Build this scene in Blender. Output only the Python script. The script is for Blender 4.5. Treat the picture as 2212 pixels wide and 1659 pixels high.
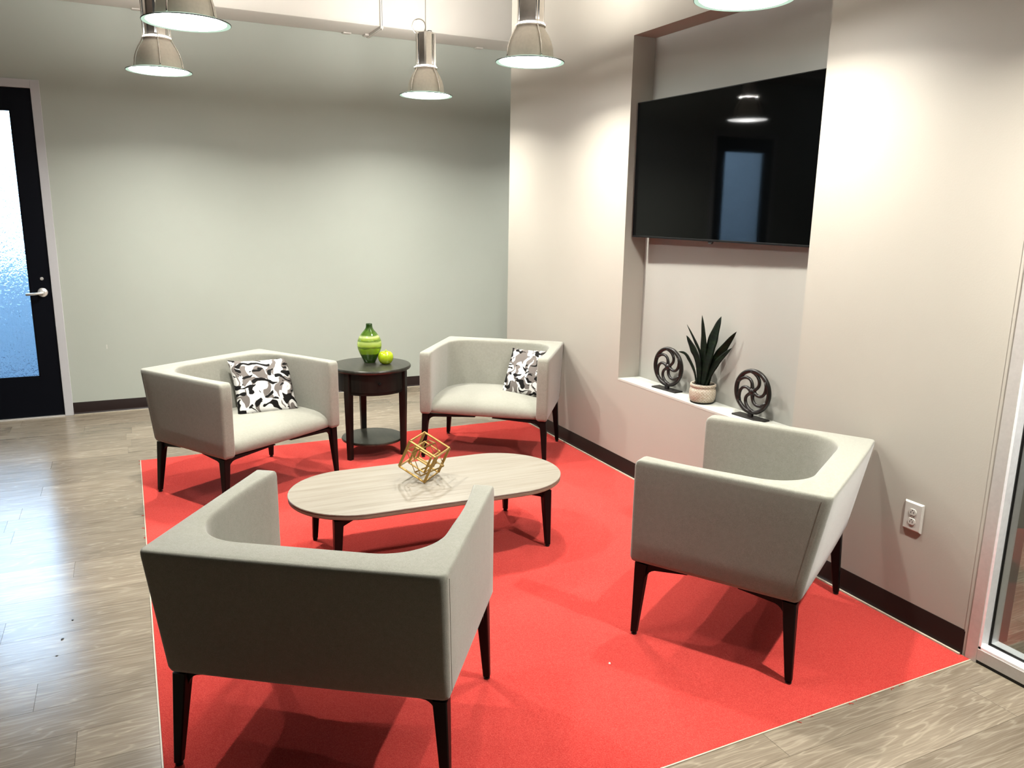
import bpy, bmesh, math, random
from mathutils import Vector, Matrix
from mathutils.geometry import tessellate_polygon
random.seed(7)
C = bpy.context.scene.collection
for o in list(bpy.data.objects): bpy.data.objects.remove(o)
PI = math.pi
sin, cos = math.sin, math.cos

# ------------------------------------------------------------------ camera
yaw, pitch, roll = math.radians(26.02), math.radians(12.39), math.radians(-0.98)
f = Vector((sin(yaw)*cos(pitch), cos(yaw)*cos(pitch), -sin(pitch)))
r0 = Vector((cos(yaw), -sin(yaw), 0)); d0 = f.cross(r0)
r = r0*cos(roll) + d0*sin(roll); d = d0*cos(roll) - r0*sin(roll)
cam = bpy.data.cameras.new('camera'); cam.sensor_width = 36; cam.lens = 1699/2212*36
cam.clip_start = .02
co = bpy.data.objects.new('camera', cam); C.objects.link(co)
m = Matrix((( r.x, -d.x, -f.x, 0), (r.y, -d.y, -f.y, 0), (r.z, -d.z, -f.z, 1.70), (0, 0, 0, 1)))
co.matrix_world = m
bpy.context.scene.camera = co

# ------------------------------------------------------------------ world / exposure
vs = bpy.context.scene.view_settings
vs.view_transform = 'Standard'; vs.look = 'None'; vs.gamma = 1; vs.use_curve_mapping = False
vs.exposure = 0.43
w = bpy.data.worlds.new('world'); bpy.context.scene.world = w; w.use_nodes = True
bg = w.node_tree.nodes['Background']; bg.inputs[0].default_value = (.44, .70, 1, 1); bg.inputs[1].default_value = 9.5
LAMP_W = 36          # watts of each pendant lamp
LAMP_COL = (1.0, .972, .885)

# ------------------------------------------------------------------ helpers
def obj(name, bm, mat=None, parent=None, smooth=False, loc=None, ang=None):
    me = bpy.data.meshes.new(name); bm.normal_update(); bm.to_mesh(me); bm.free()
    o = bpy.data.objects.new(name, me); C.objects.link(o)
    if mat: me.materials.append(mat)
    if smooth or ang:
        me.polygons.foreach_set('use_smooth', [True]*len(me.polygons))
        if ang: me.set_sharp_from_angle(angle=math.radians(ang))
    if parent is not None: o.parent = parent
    if loc: o.location = loc
    return o
def tag(o, label=None, cat=None, group=None, kind=None):
    if label: o['label'] = label
    if cat: o['category'] = cat
    if group: o['group'] = group
    if kind: o['kind'] = kind
    return o
def thing(name, label, cat, loc=(0,0,0), rz=0, group=None):
    o = bpy.data.objects.new(name, None); C.objects.link(o); o.empty_display_size = .1
    o.location = loc; o.rotation_euler = (0, 0, rz)
    return tag(o, label, cat, group)
def struct(name, bm, mat, parent=None, **k):
    o = obj(name, bm, mat, parent, **k)
    if parent is None: o['kind'] = 'structure'
    return o
def copy_tree(o, parent=None):
    c = o.copy(); C.objects.link(c)
    if parent is not None: c.parent = parent
    for ch in list(o.children): copy_tree(ch, c)
    return c
def box(bm, x0, x1, y0, y1, z0, z1, bev=0, M=None, seg=2):
    t = bmesh.new()
    v = [t.verts.new((x, y, z)) for x in (x0, x1) for y in (y0, y1) for z in (z0, z1)]
    for q in ((0,1,3,2),(4,6,7,5),(0,4,5,1),(2,3,7,6),(0,2,6,4),(1,5,7,3)): t.faces.new([v[i] for i in q])
    if bev: bmesh.ops.bevel(t, geom=t.edges[:], offset=bev, segments=seg, affect='EDGES', profile=.5)
    if M is not None: t.transform(M)
    merge(bm, t); return bm
def merge(bm, t):
    t.verts.ensure_lookup_table(); t.verts.index_update()
    vv = [bm.verts.new(v.co) for v in t.verts]
    for fc in t.faces:
        try: bm.faces.new([vv[v.index] for v in fc.verts])
        except ValueError: pass
    t.free()
def B(*a, **k): return box(bmesh.new(), *a, **k)
def rings(bm, loops, closed=True, cap0=True, cap1=True):
    R = [[bm.verts.new(p) for p in L] for L in loops]; n = len(R[0])
    for a, b in zip(R, R[1:]):
        for i in range(n if closed else n-1):
            j = (i+1) % n; bm.faces.new((a[i], a[j], b[j], b[i]))
    if cap0: bm.faces.new(R[0][::-1])
    if cap1: bm.faces.new(R[-1])
    return bm
def lathe(prof, n=40, cap0=False, cap1=False, c=(0,0,0), bm=None):
    bm = bm or bmesh.new()
    return rings(bm, [[(c[0]+rr*cos(2*PI*i/n), c[1]+rr*sin(2*PI*i/n), c[2]+z) for i in range(n)] for rr, z in prof], True, cap0, cap1)
def tube(bm, pts, rad, n=8, closed=False, flat=1.0, up=Vector((0,0,1))):
    pts = [Vector(p) for p in pts]; L = []
    for i, p in enumerate(pts):
        if closed: t = pts[(i+1) % len(pts)] - pts[i-1]
        else: t = pts[min(i+1, len(pts)-1)] - pts[max(i-1, 0)]
        t.normalize(); a = t.cross(up)
        if a.length < 1e-3: a = t.cross(Vector((1,0,0)))
        a.normalize(); b = a.cross(t)
        rr = rad(i/(len(pts)-1)) if callable(rad) else rad
        L.append([p + a*rr*cos(2*PI*k/n) + b*rr*flat*sin(2*PI*k/n) for k in range(n)])
    if closed: L.append(L[0]); return rings(bm, L, True, False, False)
    return rings(bm, L)
def bar(bm, a, b, wx, wy, xdir):
    """rectangular bar from a to b; wx along xdir, wy across"""
    a, b = Vector(a), Vector(b); t = (b-a).normalized(); x = (xdir - t*xdir.dot(t)).normalized(); y = t.cross(x)
    return rings(bm, [[p + x*sx*wx/2 + y*sy*wy/2 for sx, sy in ((-1,-1),(1,-1),(1,1),(-1,1))] for p in (a, b)])
def arc(cx, cy, rr, a0, a1, n):
    return [(cx+rr*cos(a0+(a1-a0)*i/n), cy+rr*sin(a0+(a1-a0)*i/n)) for i in range(n+1)]
def disc(bm, n, rr, z, c=(0,0), up=True):
    v = [bm.verts.new((c[0]+rr*cos(2*PI*i/n), c[1]+rr*sin(2*PI*i/n), z)) for i in range(n)]
    bm.faces.new(v if up else v[::-1]); return bm

# ------------------------------------------------------------------ materials
class NT:
    def __init__(s, name):
        s.m = bpy.data.materials.new(name); s.m.use_nodes = True; s.t = s.m.node_tree
        s.b = s.t.nodes['Principled BSDF']; s.out = s.t.nodes['Material Output']
    def n(s, kind, **k):
        nd = s.t.nodes.new(kind)
        for a, v in k.items():
            if a in nd.inputs: nd.inputs[a].default_value = v
            else: setattr(nd, a, v)
        return nd
    def l(s, a, b): s.t.links.new(a, b)
    def set(s, **k):
        for a, v in k.items(): s.b.inputs[a.replace('_', ' ')].default_value = v
        return s
    def obj(s, sc=(1,1,1), rnd=False):
        tc = s.n('ShaderNodeTexCoord'); mp = s.n('ShaderNodeMapping'); mp.inputs['Scale'].default_value = sc
        s.l(tc.outputs['Object'], mp.inputs['Vector'])
        if rnd:
            oi = s.n('ShaderNodeObjectInfo'); mu = s.n('ShaderNodeVectorMath', operation='MULTIPLY')
            cb = s.n('ShaderNodeCombineXYZ')
            for i in range(3): s.l(oi.outputs['Random'], cb.inputs[i])
            mu.inputs[1].default_value = (53.1, 31.7, 17.9); s.l(cb.outputs[0], mu.inputs[0]); s.l(mu.outputs[0], mp.inputs['Location'])
            s.oi = oi
        return mp.outputs['Vector']
    def noise(s, vec, scale, detail=2, rough=.5, dist=0):
        nd = s.n('ShaderNodeTexNoise'); nd.inputs['Scale'].default_value = scale; nd.inputs['Detail'].default_value = detail
        nd.inputs['Roughness'].default_value = rough; nd.inputs['Distortion'].default_value = dist
        s.l(vec, nd.inputs['Vector']); return nd.outputs['Fac']
    def ramp(s, fac, stops, interp='LINEAR'):
        nd = s.n('ShaderNodeValToRGB'); cr = nd.color_ramp; cr.interpolation = interp
        while len(cr.elements) < len(stops): cr.elements.new(.5)
        for e, (p, c) in zip(cr.elements, stops): e.position = p; e.color = (*c, 1) if len(c) == 3 else c
        s.l(fac, nd.inputs['Fac']); return nd.outputs['Color']
    def bump(s, h, strength, dist=.01):
        nd = s.n('ShaderNodeBump'); nd.inputs['Strength'].default_value = strength; nd.inputs['Distance'].default_value = dist
        s.l(h, nd.inputs['Height']); s.l(nd.outputs['Normal'], s.b.inputs['Normal'])
    def mix(s, fac, a, b, mode='MIX'):
        nd = s.n('ShaderNodeMix', data_type='RGBA', blend_type=mode)
        for sock, v in ((nd.inputs['Factor'], fac), (nd.inputs['A'], a), (nd.inputs['B'], b)):
            pass
        ins = [i for i in nd.inputs if i.enabled]
        for sock, v in zip(ins, (fac, a, b)):
            if isinstance(v, (int, float)): sock.default_value = v
            elif isinstance(v, tuple): sock.default_value = (*v, 1) if len(v) == 3 else v
            else: s.l(v, sock)
        return [o for o in nd.outputs if o.enabled][0]
def paint(name, col, rough=.6, bump=.12, scale=140, spec=.3):
    t = NT(name).set(Roughness=rough, Specular_IOR_Level=spec)
    v = t.obj()
    big = t.noise(v, 1.3, 3)
    t.l(t.ramp(big, [(.3, tuple(c*.97 for c in col)), (.7, tuple(min(1, c*1.02) for c in col))]), t.b.inputs['Base Color'])
    t.bump(t.noise(v, scale, 2), bump, .002); return t.m
def plain(name, col, rough=.5, metal=0, spec=.5, **k):
    t = NT(name).set(Roughness=rough, Metallic=metal, Specular_IOR_Level=spec); t.b.inputs['Base Color'].default_value = (*col, 1)
    v = t.obj(); n_ = t.noise(v, 60, 2)
    t.l(t.ramp(n_, [(.2, tuple(c*.93 for c in col)), (.8, tuple(min(1, c*1.04) for c in col))]), t.b.inputs['Base Color'])
    for a, val in k.items(): t.b.inputs[a.replace('_', ' ')].default_value = val
    return t.m

M_far = paint('sage_grey_paint', (.565, .605, .535), .55)
M_tv = paint('cream_paint', (.575, .535, .465), .55)
M_niche = paint('niche_grey_paint', (.535, .525, .475), .55)
M_sill = paint('sill_white_paint', (.76, .77, .70), .45)
M_duct = paint('duct_white_paint', (.84, .80, .73), .5)
M_ceil = paint('ceiling_paint', (.48, .465, .42), .8)
M_other = paint('room_paint', (.10, .095, .085), .7)
M_casing = paint('white_casing_paint', (.68, .68, .70), .4, .03)
M_base = plain('dark_vinyl', (.020, .010, .008), .38, spec=.22)
M_cream = plain('cream_edge_trim', (.70, .62, .48), .4)
M_black = plain('black_metal', (.004, .0035, .0035), .45, spec=.16)
M_blackdoor = plain('black_door_paint', (.003, .004, .008), .45, spec=.10)
M_rubber = plain('black_rubber', (.008, .008, .008), .6)
M_alu = plain('brushed_aluminium', (.50, .48, .45), .50, .55)
M_alu_lit = plain('highlit_aluminium', (.93, .94, .96), .40, .45)  # paler copy of the frame metal, highlight put into its colour
M_chrome = plain('satin_nickel', (.72, .71, .69), .32, .6)
M_lampmetal = plain('spun_aluminium', (.62, .57, .49), .5, .45)
M_lampcyl = plain('polished_aluminium', (.74, .70, .65), .12, 1.0)
M_gold = plain('gold_metal', (.42, .27, .085), .36, .85)
M_bronze = plain('dark_bronze', (.014, .010, .008), .36, .3)
M_white_plastic = plain('white_plastic', (.78, .76, .70), .35)
M_slot = plain('slot_dark', (.02, .015, .015), .7)
M_soil = plain('dark_soil', (.02, .015, .01), .9)
M_cable = plain('pale_cable', (.62, .57, .48), .5)

def fabric():
    t = NT('oatmeal_wool').set(Roughness=.9, Specular_IOR_Level=.15, Sheen_Weight=.25)
    v = t.obj()
    a = t.noise(v, 420, 2, .7); b = t.noise(v, 60, 3)
    c = t.ramp(a, [(.30, (.265, .265, .212)), (.55, (.375, .37, .312)), (.75, (.45, .445, .385))])
    c2 = t.mix(.25, c, t.ramp(b, [(.35, (.315, .31, .252)), (.65, (.415, .41, .35))]))
    t.l(c2, t.b.inputs['Base Color']); t.bump(a, .25, .002); return t.m
M_fab = fabric()
M_seam = plain('seam_thread', (.24, .22, .17), .9, spec=.1)

def carpet_mat():
    t = NT('red_carpet_pile').set(Roughness=.95, Specular_IOR_Level=.05, Sheen_Weight=.2)
    t.b.inputs['Sheen Tint'].default_value = (1, .45, .4, 1)
    v = t.obj(); a = t.noise(v, 260, 3, .75); b = t.noise(v, 2.2, 3); c3 = t.noise(v, 75, 2, .6)
    c = t.ramp(a, [(.34, (.46, .020, .018)), (.5, (.80, .066, .052)), (.66, (1.0, .17, .135))])
    c = t.mix(.22, c, t.ramp(c3, [(.35, (.58, .032, .027)), (.7, (.94, .11, .09))]))
    c = t.mix(.25, c, t.ramp(b, [(.35, (.66, .042, .036)), (.65, (.88, .08, .065))]))
    t.l(c, t.b.inputs['Base Color']); t.bump(a, .6, .006); return t.m
M_carpet = carpet_mat()

def plank_mat():
    t = NT('weathered_oak_plank').set(Roughness=.21, Specular_IOR_Level=.40)
    v = t.obj((1, 1, 1), rnd=True)
    # cathedral figure: stretched noise used as a height field, cut into rings
    mp = t.n('ShaderNodeMapping'); mp.inputs['Scale'].default_value = (1.15, 9.5, 1); t.l(v, mp.inputs['Vector'])
    h = t.noise(mp.outputs[0], 1.0, 3.2, .52, .35)
    mu = t.n('ShaderNodeMath', operation='MULTIPLY'); t.l(h, mu.inputs[0]); mu.inputs[1].default_value = 24
    fr = t.n('ShaderNodeMath', operation='PINGPONG'); t.l(mu.outputs[0], fr.inputs[0]); fr.inputs[1].default_value = 1
    ringc = t.ramp(fr.outputs[0], [(0, (.80, .69, .54)), (.12, (.66, .56, .425)), (.26, (.42, .343, .25)), (1, (.325, .26, .187))])
    mp2 = t.n('ShaderNodeMapping'); mp2.inputs['Scale'].default_value = (7, 190, 1); t.l(v, mp2.inputs['Vector'])
    fine = t.noise(mp2.outputs[0], 1, 3, .65)
    c = t.mix(.50, ringc, t.ramp(fine, [(.30, (.235, .186, .132)), (.5, (.41, .337, .25)), (.72, (.72, .62, .48))]))
    mp3 = t.n('ShaderNodeMapping'); mp3.inputs['Scale'].default_value = (1.2, 5, 1); t.l(v, mp3.inputs['Vector'])
    cl = t.noise(mp3.outputs[0], 2.2, 3)
    c = t.mix(.30, c, t.ramp(cl, [(.3, (.26, .205, .145)), (.7, (.66, .56, .43))]))
    hv = t.n('ShaderNodeHueSaturation'); mr = t.n('ShaderNodeMapRange'); t.l(t.oi.outputs['Random'], mr.inputs['Value'])
    mr.inputs['To Min'].default_value = .60; mr.inputs['To Max'].default_value = .83
    t.l(mr.outputs[0], hv.inputs['Value']); t.l(c, hv.inputs['Color']); t.l(hv.outputs[0], t.b.inputs['Base Color'])
    t.bump(fine, .012, .001); return t.m
M_plank = plank_mat()
M_subfloor = plain('subfloor_dark', (.10, .085, .065), .8)
M_concrete = paint('shade_blue_concrete', (.045, .075, .135), .9, .2, 20)  # blue of outdoor shade put into the ground colour

M_blue_backdrop = paint('blue_backdrop_paint', (.56, .76, .97), .9, .2, 20)  # blue of outdoor shade put into the added wall's colour
def tabletop_mat():
    t = NT('pale_ash_laminate').set(Roughness=.38, Specular_IOR_Level=.4)
    v = t.obj((1.3, 34, 1)); a = t.noise(v, 1.6, 4, .6, .3)
    v2 = t.obj((4, 160, 1)); b = t.noise(v2, 1, 2, .6)
    c = t.ramp(a, [(.30, (.225, .19, .142)), (.48, (.35, .31, .25)), (.68, (.42, .39, .325))])
    c = t.mix(.4, c, t.ramp(b, [(.3, (.24, .205, .155)), (.65, (.405, .37, .305))]))
    t.l(c, t.b.inputs['Base Color']); return t.m
M_top = tabletop_mat()
M_topedge = plain('table_edge_band', (.30, .235, .165), .5)

def blackwood():
    t = NT('worn_black_wood').set(Roughness=.40, Specular_IOR_Level=.22)
    v = t.obj((3, 60, 3)); a = t.noise(v, 1.5, 4, .6); wv = t.obj((1.5, 9, 2)); b = t.noise(wv, 3, 3, .7)
    c = t.ramp(a, [(.35, (.006, .005, .004)), (.7, (.018, .015, .011))])
    c = t.mix(t.ramp(b, [(.66, (0,0,0)), (.74, (.35,.35,.35))]), c, (.10, .075, .045))
    t.l(c, t.b.inputs['Base Color']); t.bump(a, .15, .001); return t.m
M_bwood = blackwood()
def worn_top():
    t = NT('worn_black_tabletop').set(Roughness=.30, Specular_IOR_Level=.45)
    v = t.obj((30, 2.2, 3)); a = t.noise(v, 1.2, 4, .6); b = t.noise(t.obj((16, 3, 2)), 2, 3, .7)
    c = t.ramp(a, [(.35, (.016, .016, .011)), (.7, (.050, .048, .036))])
    c = t.mix(t.ramp(b, [(.68, (0,0,0)), (.73, (.5,.5,.5))]), c, (.20, .16, .10))
    t.l(c, t.b.inputs['Base Color']); return t.m
M_btop = worn_top()

def cushion_mat():
    t = NT('brush_print_cotton').set(Roughness=.85, Specular_IOR_Level=.1)
    v = t.obj((1,1,1), rnd=True)
    nv = t.n('ShaderNodeTexNoise'); nv.inputs['Scale'].default_value = 9; nv.inputs['Detail'].default_value = 1.5; t.l(v, nv.inputs['Vector'])
    ad = t.n('ShaderNodeVectorMath', operation='MULTIPLY_ADD'); t.l(nv.outputs['Color'], ad.inputs[0]); ad.inputs[1].default_value = (.16, .16, .1); t.l(v, ad.inputs[2])
    mp = t.n('ShaderNodeMapping'); mp.inputs['Scale'].default_value = (1.0, 1.9, .5); mp.inputs['Rotation'].default_value = (0, 0, .7); t.l(ad.outputs[0], mp.inputs['Vector'])
    a = t.noise(mp.outputs[0], 13.5, .8, .4, .4)
    mp2 = t.n('ShaderNodeMapping'); mp2.inputs['Scale'].default_value = (1.9, .95, .5); mp2.inputs['Location'].default_value = (4.3, 1.7, 0); mp2.inputs['Rotation'].default_value = (0, 0, -.3); t.l(ad.outputs[0], mp2.inputs['Vector'])
    g = t.noise(mp2.outputs[0], 13, .6, .4, .4)
    white = (.84, .83, .80); grey = (.21, .185, .17); blk = (.008, .007, .007)
    cg = t.mix(t.ramp(g, [(.525, (0,0,0)), (.540, (1,1,1))]), white, grey)
    cb = t.mix(t.ramp(a, [(.585, (0,0,0)), (.598, (1,1,1))]), cg, blk)
    cb2 = t.mix(t.ramp(a, [(.315, (1,1,1)), (.33, (0,0,0))]), cb, blk)
    t.l(cb2, t.b.inputs['Base Color']); t.bump(t.noise(v, 300, 2), .15, .001); return t.m
M_cush = cushion_mat()

def green_glass():
    t = NT('green_banded_glass').set(Roughness=.03, IOR=1.45, Transmission_Weight=.58)
    tc = t.n('ShaderNodeTexCoord'); sp = t.n('ShaderNodeSeparateXYZ'); t.l(tc.outputs['Object'], sp.inputs[0])
    nz = t.noise(t.obj((7, 7, 24)), 1.0, 2); mu = t.n('ShaderNodeMath', operation='MULTIPLY_ADD'); t.l(nz, mu.inputs[0]); mu.inputs[1].default_value = .035; t.l(sp.outputs[2], mu.inputs[2])
    dv = t.n('ShaderNodeMath', operation='DIVIDE'); t.l(mu.outputs[0], dv.inputs[0]); dv.inputs[1].default_value = .28
    c = t.ramp(dv.outputs[0], [(.0, (.03, .08, .008)), (.26, (.06, .15, .012)), (.31, (.36, .56, .03)), (.42, (.33, .50, .03)), (.45, (.10, .20, .015)), (.50, (.50, .66, .09)), (.60, (.62, .74, .25)), (.63, (.12, .22, .02)), (.68, (.40, .52, .08)), (.73, (.68, .76, .36)), (.79, (.10, .20, .02)), (1, (.025, .065, .01))])
    t.l(c, t.b.inputs['Base Color']); return t.m
M_vase = green_glass()
M_apple = plain('lime_glazed_ceramic', (.50, .66, .015), .12, spec=.6)

def leaf_mat():
    t = NT('dark_variegated_leaf').set(Roughness=.45, Specular_IOR_Level=.12)
    v = t.obj((3, 3, 22)); a = t.noise(v, 2.0, 3, .6, .5)
    t.l(t.ramp(a, [(.45, (.003, .006, .003)), (.62, (.007, .016, .006)), (.78, (.03, .05, .018))]), t.b.inputs['Base Color']); return t.m
M_leaf = leaf_mat()
M_leaf2 = plain('pale_green_leaf', (.13, .16, .07), .45)
def pot_mat():
    t = NT('woven_ceramic').set(Roughness=.6)
    tc = t.n('ShaderNodeTexCoord'); sp = t.n('ShaderNodeSeparateXYZ'); t.l(tc.outputs['Object'], sp.inputs[0])
    at = t.n('ShaderNodeMath', operation='ARCTAN2'); t.l(sp.outputs[1], at.inputs[0]); t.l(sp.outputs[0], at.inputs[1])
    cb = t.n('ShaderNodeCombineXYZ'); m1 = t.n('ShaderNodeMath', operation='MULTIPLY'); t.l(at.outputs[0], m1.inputs[0]); m1.inputs[1].default_value = 4.5
    m2 = t.n('ShaderNodeMath', operation='MULTIPLY'); t.l(sp.outputs[2], m2.inputs[0]); m2.inputs[1].default_value = 60
    t.l(m1.outputs[0], cb.inputs[0]); t.l(m2.outputs[0], cb.inputs[1])
    br = t.n('ShaderNodeTexBrick'); br.inputs['Scale'].default_value = 1.0; br.inputs['Mortar Size'].default_value = .06; br.inputs['Brick Width'].default_value = 1.1; br.inputs['Row Height'].default_value = .5
    t.l(cb.outputs[0], br.inputs['Vector']); nz = t.noise(t.obj(), 90, 3)
    c = t.mix(br.outputs['Fac'], t.ramp(nz, [(.3, (.62, .50, .36)), (.6, (.80, .71, .58))]), (.22, .15, .09))
    t.l(c, t.b.inputs['Base Color']); iv = t.n('ShaderNodeMath', operation='SUBTRACT'); iv.inputs[0].default_value = 1; t.l(br.outputs['Fac'], iv.inputs[1]); t.bump(iv.outputs[0], .4, .003); return t.m
M_pot = pot_mat()

def screen_mat():
    t = NT('black_screen').set(Roughness=.035, IOR=1.26, Specular_IOR_Level=.5); t.b.inputs['Base Color'].default_value = (.0015, .0018, .002, 1)
    t.bump(t.noise(t.obj(), 2.5, 1), .004, .01); return t.m
M_screen = screen_mat()
def rain_glass():
    t = NT('rain_textured_glass').set(Roughness=.22, IOR=1.42, Transmission_Weight=1.0); t.b.inputs['Base Color'].default_value = (.95, .98, 1, 1)
    mp = t.obj((1, 1, .55)); a = t.noise(mp, 64, 2, .6, .8); t.bump(a, .6, .018); return t.m
M_rain = rain_glass()
def clear_glass():
    t = NT('clear_pane'); t.t.nodes.remove(t.b)
    tr = t.n('ShaderNodeBsdfTransparent'); gl = t.n('ShaderNodeBsdfGlossy'); gl.inputs['Roughness'].default_value = .01
    fr = t.n('ShaderNodeFresnel'); fr.inputs['IOR'].default_value = 1.5; mx = t.n('ShaderNodeMixShader')
    nz = t.noise(t.obj(), 3, 1); t.l(t.ramp(nz, [(0, (.93, .96, .95)), (1, (.96, .98, .97))]), tr.inputs['Color'])
    t.l(fr.outputs[0], mx.inputs[0]); t.l(tr.outputs[0], mx.inputs[1]); t.l(gl.outputs[0], mx.inputs[2]); t.l(mx.outputs[0], t.out.inputs['Surface']); return t.m
M_pane = clear_glass()
def lens_mat(name, col, strength):
    t = NT(name); em = t.n('ShaderNodeEmission'); em.inputs['Color'].default_value = (*col, 1); em.inputs['Strength'].default_value = strength
    t.t.nodes.remove(t.b); t.l(em.outputs[0], t.out.inputs['Surface']); return t.m
def hot_lens():
    t = NT('lit_lens'); t.t.nodes.remove(t.b); em = t.n('ShaderNodeEmission'); em.inputs['Color'].default_value = (1, .99, .96, 1)
    tc = t.n('ShaderNodeTexCoord'); mp = t.n('ShaderNodeMapping'); mp.inputs['Scale'].default_value = (5.4, 5.4, 5.4); t.l(tc.outputs['Object'], mp.inputs[0])
    gr = t.n('ShaderNodeTexGradient', gradient_type='SPHERICAL'); t.l(mp.outputs[0], gr.inputs[0])
    pw = t.n('ShaderNodeMath', operation='POWER'); t.l(gr.outputs['Fac'], pw.inputs[0]); pw.inputs[1].default_value = 3
    ma = t.n('ShaderNodeMath', operation='MULTIPLY_ADD'); t.l(pw.outputs[0], ma.inputs[0]); ma.inputs[1].default_value = 90; ma.inputs[2].default_value = 24
    t.l(ma.outputs[0], em.inputs['Strength']); t.l(em.outputs[0], t.out.inputs['Surface']); return t.m
M_lens = hot_lens()
M_brim = lens_mat('lit_glass_brim', (.74, 1.0, .80), .62)
M_glow = lens_mat('lit_gap', (1, .97, .92), 14)
M_uplight = lens_mat('hidden_uplight', (1, .97, .91), 4200)  # unseen emitter, added to brighten upper walls and ceiling

ALBEDO = .55  # even darkening of base colours, cuts bounced light
def scale_albedo():
    """scale paint, cloth and wood colours down to weaken bounce and deepen shade"""
    for mt in bpy.data.materials:
        for b in [n for n in mt.node_tree.nodes if n.type == 'BSDF_PRINCIPLED']:
            if b.inputs['Metallic'].default_value > .4 or b.inputs['Transmission Weight'].default_value > .1: continue
            ip = b.inputs['Base Color']
            if ip.is_linked:
                src = ip.links[0].from_socket; nd = mt.node_tree.nodes.new('ShaderNodeVectorMath'); nd.operation = 'SCALE'
                nd.inputs['Scale'].default_value = ALBEDO; mt.node_tree.links.new(src, nd.inputs[0]); mt.node_tree.links.new(nd.outputs[0], ip)
            else: ip.default_value = [c*ALBEDO for c in ip.default_value[:3]] + [1]
scale_albedo()

# ------------------------------------------------------------------ setting
XW, YF = 2.885, 7.21            # wall with the television, far wall
CEIL = 3.75
YN0, YN1, ZN0, ZN1, XN = 2.758, 4.300, .627, 2.757, 3.047
# floor: a slab with separate planks laid on it
fl = struct('floor', B(-4.2, 6.2, -4.2, YF+.35, -.06, -.0075), M_subfloor)
prow = .1795; y0 = 2.671 - prow*40
pi_ = 0
pm = {}
def plank_mesh(L):
    k = round(L, 3)
    if k not in pm:
        bm = B(-L/2+.0006, L/2-.0006, -prow/2+.0005, prow/2-.0005, -.0075, 0, bev=0)
        me = bpy.data.meshes.new('plank'); bm.to_mesh(me); bm.free(); me.materials.append(M_plank); pm[k] = me
    return pm[k]
CX0, CX1, CY0, CY1 = -.02, 2.872, 1.722, 5.69       # carpet
offs = {}
def add_plank(xa, xb, yc):
    p = bpy.data.objects.new('plank', plank_mesh(xb-xa)); C.objects.link(p); p.parent = fl; p.location = ((xa+xb)/2, yc, 0)
Ls = 1.22
k = 0
rest = bmesh.new()
while y0 + prow*k < YF - .001:
    ya = y0 + prow*k; yb = ya + prow; yc = (ya+yb)/2; k += 1
    if ya < -4.0: continue
    off = random.choice((0, .31, .64, .93)) + random.uniform(-.08, .08)
    x = -4.0 + off - Ls
    while x < 6.0:
        xa, xb = max(x, -4.0), min(x+Ls, 6.0); x += Ls
        if xb - xa < .02: continue
        segs = [(xa, xb)]
        if ya > CY0-.03 and yb < CY1+.03:            # the carpet is let into the floor
            segs = []
            if xa < CX0-.006: segs.append((xa, min(xb, CX0-.006)))
            if xb > 2.95: segs.append((max(xa, 2.95), xb))
        for a, b in segs:
            if b - a < .03: continue
            near = ya > .2 and a < 3.6 and b > -1.9
            if near: add_plank(a, b, yc)
            else: box(rest, a+.0006, b-.0006, ya+.0005, yb-.0005, -.0075, 0)
ro = obj('far_planks', rest, M_plank, fl); ro['kind'] = 'stuff'

# far wall with the doorway
DX0, DX1, DZ = -1.475, -.553, 2.540
bm = bmesh.new()
box(bm, -4.0, DX0-.035, YF, YF+.14, 0, CEIL); box(bm, DX1+.035, 6.0, YF, YF+.14, 0, CEIL); box(bm, DX0-.035, DX1+.035, YF, YF+.14, DZ+.03, CEIL)
wf = struct('wall_far', bm, M_far)
obj('paint_nick', B(-.2075, -.2005, YF-.002, YF+.001, .535, .570), M_white_plastic, wf)
bm = bmesh.new()   # door casing
cw = .062
box(bm, DX1, DX1+cw, YF-.016, YF+.14, 0, DZ+cw, bev=.003); box(bm, DX0-cw, DX0, YF-.016, YF+.14, 0, DZ+cw, bev=.003); box(bm, DX0-.001, DX1+.001, YF-.015, YF+.14, DZ, DZ+cw, bev=.003)
box(bm, DX1-.012, DX1+.002, YF+.045, YF+.14, 0, DZ); box(bm, DX0-.002, DX0+.012, YF+.045, YF+.14, 0, DZ); box(bm, DX0, DX1, YF+.045, YF+.14, DZ-.012, DZ+.002)
struct('trim_1', bm, M_casing)
# door leaf
GX0, GX1, GZ0, GZ1 = -1.335, -.698, .336, 2.380
bm = bmesh.new(); a, b = YF-.002, YF+.042
box(bm, DX0+.004, GX0, a, b, .014, DZ-.004); box(bm, GX1, DX1-.004, a, b, .014, DZ-.004); box(bm, GX0-.001, GX1+.001, a, b, .014, GZ0); box(bm, GX0-.001, GX1+.001, a, b, GZ1, DZ-.004)
dr = struct('door_1', bm, M_blackdoor)
obj('glass_pane', B(GX0-.004, GX1+.004, YF+.014, YF+.024, GZ0-.004, GZ1+.004), M_rain, dr)
bm = bmesh.new()
for q in ((GX0-.001, GX0+.008, GZ0, GZ1), (GX1-.008, GX1+.001, GZ0, GZ1), (GX0, GX1, GZ0-.001, GZ0+.009), (GX0, GX1, GZ1-.009, GZ1+.001)): box(bm, q[0], q[1], YF+.002, YF+.014, q[2], q[3])
obj('glazing_bead', bm, M_blackdoor, dr)
RX = Matrix.Rotation(PI/2, 4, 'X')
hx, hz = -.617, 1.012
bm = lathe([(.0005, .032), (.014, .031), (.018, .02), (.033, .012), (.036, .004), (.036, -.002)], 32, True, True); bm.transform(Matrix.Translation((hx, YF-.002, hz)) @ RX)
hd = obj('door_handle', bm, M_chrome, dr, ang=40)
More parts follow.
